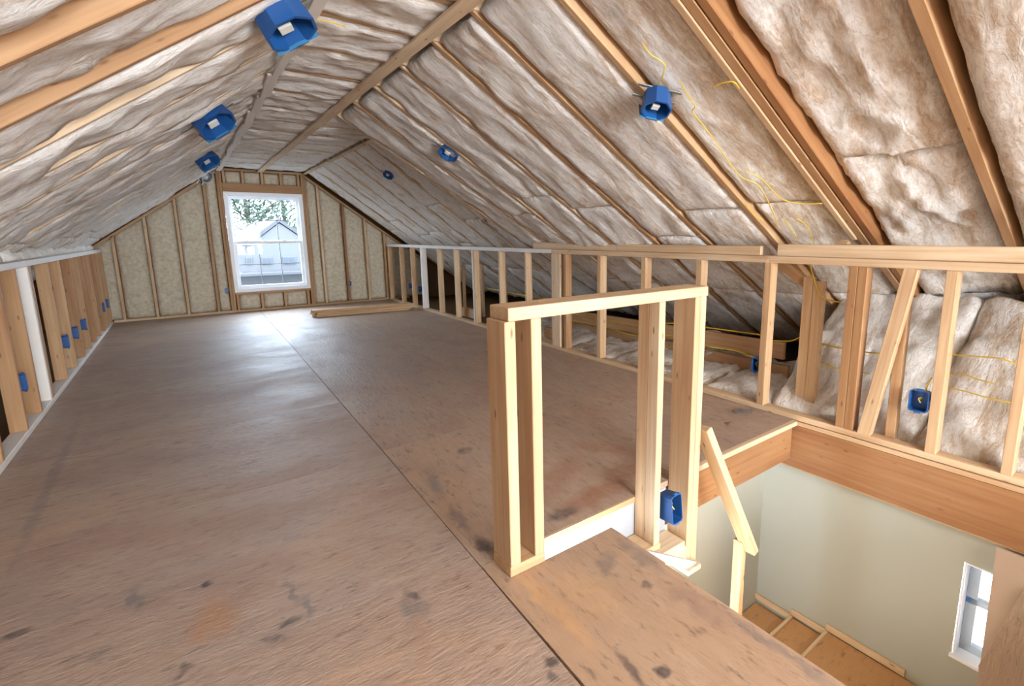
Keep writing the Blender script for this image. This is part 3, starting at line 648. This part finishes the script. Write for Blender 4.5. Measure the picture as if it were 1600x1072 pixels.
# ceiling fixture boxes
def can(p, nrm, rad, dep, label, roll=0.0, mat=BLUE, lid=True, film=True):
    """octagonal ceiling housing hanging under the batts, open side into the room"""
    r = empty('ceiling_box', label, 'electrical box', 'ceiling boxes'); z = Vector(nrm).normalized()
    r.matrix_basis = face_mw(p, z, (0, 1, 0)) @ Matrix.Rotation(roll, 4, 'Z')
    bm = bmesh.new(); n = 8
    def ring(q, zz): return [bm.verts.new((q*math.cos(2*math.pi*(i+.5)/n), q*math.sin(2*math.pi*(i+.5)/n), zz)) for i in range(n)]
    R = [ring(rad*.9, -dep*.45), ring(rad, dep*.5), ring(rad*.88, dep*.5), ring(rad*.78, -dep*.38)]
    bm.faces.new(R[0][::-1]); bm.faces.new(R[3])
    for a, b in zip(R[:-1], R[1:]):
        for i in range(n): bm.faces.new((a[i], a[(i+1) % n], b[(i+1) % n], b[i]))
    bmesh.ops.recalc_face_normals(bm, faces=bm.faces)
    me = bpy.data.meshes.new('housing'); bm.to_mesh(me); bm.free()
    def part(nm, m, mm, mw=Matrix()):
        x = bpy.data.objects.new(nm, m); col.objects.link(x); m.materials.append(mm); x.parent = r; x.matrix_basis = mw; return x
    part('housing', me, mat)
    part('bar_hanger', box_mesh('bar_hanger', rad*3.0, .018, .006, .001), METAL, Matrix.Translation((0, rad*.5, -dep*.47)))
    part('bar_hanger', box_mesh('bar_hanger', rad*3.0, .018, .006, .001), METAL, Matrix.Translation((0, -rad*.5, -dep*.47)))
    part('label_plate', box_mesh('label_plate', rad*.5, rad*.42, .014, .002), CLOTH, Matrix.Translation((rad*.1, -rad*.05, dep*.30)))
    if film:
        V = []; Fc = []
        for i in range(7):
            for j in range(5):
                V.append(((i/6-.5)*rad*1.7, rad*(.75+.35*j/4), dep*(.55-.9*j/4)+.012*noise.noise(Vector((i, j, rad*50)))))
        for i in range(6):
            for j in range(4): Fc.append((i*5+j, (i+1)*5+j, (i+1)*5+j+1, i*5+j+1))
        part('film_flap', mesh('film_flap', V, Fc, True), LBLUE if mat is BLUE else CLOTH)
    return r
def hit_left(x, y, o=0): return on_plane(x, y, (-SL, 0, 1), (XLT, 0, ZC-o))
def hit_right(x, y, o=0): return on_plane(x, y, (.6, 0, 1), (1.38, 0, ZC-o))
can(hit_left(442, 30, .06), (.5, -.35, -1), .125, .15, 'large blue ceiling box by the strap, nearest the camera', .3)
can(hit_left(330, 186, .05), LN+Vector((0, -.5, 0)), .14, .14, 'blue ceiling box with a white square plate on the left slope', 0)
can(hit_left(322, 249, .05), LN+Vector((0, -.5, 0)), .13, .12, 'small looking blue ceiling box on the left slope near the gable', 0)
can(Vector(ony(322, 276, YG-.22)), LN+Vector((0, -.6, .3)), .11, .06, 'bluish metal box where the left slope meets the gable', .2, METAL, True, False)
can(hit_right(1026, 160, .05), (-.35, -.30, -1), .082, .11, 'blue polygonal ceiling box on the right slope with wire ends', .5)
can(hit_right(701, 238, .03), right_n(4.4)+Vector((0, -.3, 0)), .095, .06, 'dark blue ceiling box with a wire mesh on the right slope', .2, BLUE, True, False)
can(on_plane(607, 273, (.733, 0, 1), (1.97, 0, ZC-.03)), right_n(7)+Vector((0, -.3, 0)), .075, .05, 'small dark ceiling box farthest down the right slope', .2, BLUE, True, False)

# ------------------------------------------------------------------ yellow cables
def rs(x, y, o=.02):
    """point on the right slope under a pixel (near bays)"""
    p = hit_right(x, y)
    for _ in range(6):
        n = right_n(p.y); q = right_pt(p.x, p.y); p = on_plane(x, y, n, q + n*o)
    return p
CAB = 'yellow cables'
def cable(pts, label, r=.0032): return tag(tube('cable', pts, r, YEL), label, 'cable', CAB)
cable([rs(*q) for q in ((1003, 66), (1015, 84), (1032, 95), (1039, 104), (1034, 122), (1027, 134))], 'yellow cable running up the slope from the polygonal box')
cable([rs(*q) for q in ((1064, 128), (1072, 145), (1086, 165), (1082, 175), (1098, 195), (1120, 225), (1140, 255), (1160, 278), (1185, 290), (1205, 325), (1216, 355))], 'long yellow cable down the right slope to the knee wall')
cable([rs(*q) for q in ((1112, 137), (1128, 130), (1146, 128), (1155, 138))], 'short yellow cable looped beside the doubled rafter')
cable([rs(*q) for q in ((1163, 266), (1190, 280), (1220, 310), (1250, 318), (1285, 318))], 'thin yellow cable branching across the last batt bay')
cable([rs(*q) for q in ((1224, 340), (1238, 360), (1247, 376))], 'yellow cable hanging over the batt above the blocking')
cable([rs(*q) for q in ((1243, 341), (1260, 352), (1268, 370), (1272, 381))], 'yellow cable curving down to the blocking board')
cable([rs(*q, .05) for q in ((1165, 320), (1180, 336), (1192, 345))], 'yellow cable along a rafter edge above the right wall')
cable([onz(*q, ZC-.03) for q in ((470, 22), (495, 30), (515, 34), (540, 42))], 'yellow cable at the ceiling beside the large blue box')
cable([onx(*q, 4.05) for q in ((893, 490), (930, 497), (990, 508), (1050, 505), (1107, 512), (1150, 518), (1187, 523))], 'upper yellow cable along the board behind the right wall', .007)
cable([onx(*q, 4.05) for q in ((893, 501), (950, 512), (990, 524), (1050, 525), (1107, 541), (1150, 548), (1187, 562))], 'lower yellow cable sagging under the board behind the right wall', .008)
cable([onx(*q, 3.75) for q in ((1209, 532), (1235, 533), (1250, 527), (1262, 524))], 'yellow cable in the bay left of the pale jack posts', .005)
cable([onx(*q, 3.75) for q in ((1273, 534), (1295, 540), (1320, 545), (1370, 552), (1400, 548))], 'yellow cable between the jack posts and the leaning stud', .006)
cable([onx(*q, 3.75) for q in ((1273, 555), (1285, 568), (1310, 576), (1360, 584))], 'lower yellow cable right of the jack posts', .005)
cable([onx(*q, 3.60) for q in ((1266, 415), (1272, 435), (1282, 462), (1300, 470), (1312, 472))], 'yellow cable dangling over the top of the jack posts', .005)
cable([onx(*q, 3.60) for q in ((1484, 554), (1510, 556), (1540, 558), (1570, 562), (1598, 575))], 'upper yellow cable in the bay right of the switch box', .0045)
cable([onx(*q, 3.60) for q in ((1482, 588), (1500, 583), (1525, 592), (1555, 600))], 'middle yellow cable in the bay right of the switch box', .004)
cable([onx(*q, 3.60) for q in ((1482, 606), (1510, 612), (1545, 622), (1585, 630))], 'lower yellow cable in the bay right of the switch box', .004)
cable([onx(*q, 3.46) for q in ((1446, 613), (1450, 600), (1456, 590))], 'short yellow cable leaving the top of the square switch box', .004)
cable([ony(*q, 1.60) for q in ((1062, 735), (1061, 755), (1058, 778), (1050, 790))], 'yellow cable feeding the switch box on the half wall', .005)
cable([onx(*q, 4.0) for q in ((760, 450), (800, 458), (830, 464), (860, 468))], 'faded yellow cable behind the middle studs of the right wall', .012)

# ------------------------------------------------------------------ flexible ducts behind the right wall
def duct(pts, r, label):
    return tag(tube('flexible_duct', pts, lambda i: r*(1+.07*(i % 2)), DUCT, None, 12, 10), label, 'duct', 'ducts behind the right wall')
a = onx(1122, 545, 4.4); duct([(4.35, a.y+.02, .34), (4.3, a.y, .2), (4.22, a.y-.06, .1)], .07, 'short pale flexible duct under the board right of the half wall')
a = onx(905, 515, 4.4); duct([(4.4, a.y, .24), (4.38, a.y-.03, .12), (4.35, a.y-.05, .05)], .10, 'pale flexible duct behind the stud left of the half wall middle')
a = onx(925, 515, 4.4); duct([(4.4, a.y-.04, .24), (4.38, a.y-.08, .12), (4.35, a.y-.12, .06)], .09, 'second pale flexible duct behind the stud left of the half wall middle')

# small scrap of metal on the floor
V = []; Fc = []
for i in range(9):
    for j in range(3):
        V.append((i*.018, j*.02-.02+.006*math.sin(i), .012+.016*abs(math.sin(i*1.3))+.004*j))
for i in range(8):
    for j in range(2): Fc.append((i*3+j, (i+1)*3+j, (i+1)*3+j+1, i*3+j+1))
sm = link('metal_strap', mesh('metal_strap', V, Fc), METAL); p = onz(1152, 645, 0); sm.location = (p.x-.03, p.y, -.008); sm.rotation_euler = (0, 0, -.5)
so = sm.modifiers.new('thick', 'SOLIDIFY'); so.thickness = .002
tag(sm, 'crumpled strip of grey metal strap on the floor by the stair header', 'metal strap')

# ------------------------------------------------------------------ outside
gr = link('ground', mesh('ground', [(-60, 11.5, -3.2), (60, 11.5, -3.2), (60, 90, -3.2), (-60, 90, -3.2)], [(0, 1, 2, 3)]), GRASS); tag(gr, None, None, None, 'structure')
HY = 26.0
ap = ony(436, 347, HY); e0 = ony(371, 396, HY)
s = (ap.z-e0.z)/(ap.x-e0.x); half = 4.6; ze = ap.z-s*half
nh = empty('neighbour_house', 'white neighbouring house with a pale gable seen through the window', 'house')
V = [(ap.x-half+.4, HY, -3.2), (ap.x+half-.4, HY, -3.2), (ap.x+half-.4, HY, ze+s*.4), (ap.x, HY, ap.z-.05), (ap.x-half+.4, HY, ze+s*.4)]
V2 = [(x, HY+9, z) for x, y, z in V]
link('house_wall', mesh('house_wall', V+V2, [(0, 1, 2, 3, 4), (5, 9, 8, 7, 6), (0, 4, 9, 5), (1, 6, 7, 2)]), SIDING, nh)
for sg in (-1, 1):
    A_ = Vector((ap.x+sg*half, HY-.08, ze)); B_ = Vector((ap.x, HY-.08, ap.z))
    V = [A_, B_, B_+Vector((0, 10, 0)), A_+Vector((0, 10, 0))]; V += [v+Vector((0, 0, .18)) for v in V]
    link('house_roof', mesh('house_roof', V, [(0, 1, 2, 3), (7, 6, 5, 4), (0, 4, 5, 1), (1, 5, 6, 2), (2, 6, 7, 3), (3, 7, 4, 0)]), HROOF, nh)
for (xa, ya, xb, yb) in ((384, 402, 395, 413), (408, 402, 426, 413), (441, 401, 463, 412)):
    a = ony(xa, ya, HY-.06); b = ony(xb, yb, HY-.06)
    f = cuboid('house_window', (a.x, HY-.08, b.z), (b.x, HY-.01, a.z), nh, SIDING, .4, .01)
    m_ = (a.x+b.x)/2
    for x0, x1 in ((a.x+.05, m_-.03), (m_+.03, b.x-.05)): cuboid('pane', (x0, HY-.10, b.z+.05), (x1, HY-.075, a.z-.05), f, HWIN, .4, 0)
a = ony(385, 428, HY-.3); b = ony(470, 424, HY-.3)
cuboid('porch_roof', (a.x-1.5, HY-1.2, a.z-.06), (b.x+1, HY-.02, a.z+.06), nh, HROOF, .4, .01)
def tree(px, py, Y, rad, hgt, label, n=2600):
    c = ony(px, py, Y); r = empty('tree', label, 'tree', 'trees outside the window')
    V = []; Fc = []; rnd = random.Random(px)
    for i in range(n):
        while True:
            q = Vector((rnd.uniform(-1, 1), rnd.uniform(-1, 1), rnd.uniform(-1, 1)))
            if q.length < 1 and noise.noise(q*2.3+Vector((px, 0, 0))) > -.12: break
        p = c + Vector((q.x*rad, q.y*rad, q.z*hgt)); t = rnd.uniform(.10, .22)
        u = Vector((rnd.gauss(0, 1), rnd.gauss(0, 1), rnd.gauss(0, 1))).normalized(); v = u.orthogonal().normalized()
        k = len(V); V += [p-u*t, p-v*t*.5, p+u*t, p+v*t*.5]; Fc.append((k, k+1, k+2, k+3))
    link('foliage', mesh('foliage', V, Fc), LEAF, r)
    tube('trunk', [(c.x, Y, -3.2), (c.x+.1, Y, c.z-hgt*.5), (c.x, Y, c.z+hgt*.3)], lambda i: .22-.012*i, BARK, r, 8)
    for k in range(6):
        a = rnd.uniform(0, 6.28); tube('branch', [(c.x, Y, c.z-hgt*.4+k*.3), (c.x+math.cos(a)*rad*.5, Y+math.sin(a)*rad*.5, c.z+k*.2), (c.x+math.cos(a)*rad*.85, Y+math.sin(a)*rad*.8, c.z+hgt*.3+k*.1)], .05, BARK, r, 6)
    return r
tree(385, 335, 40, 3.6, 4.2, 'pale green tree behind the left side of the white house')
tree(440, 318, 48, 3.6, 2.8, 'sparse tree behind the right side of the white house', 900)
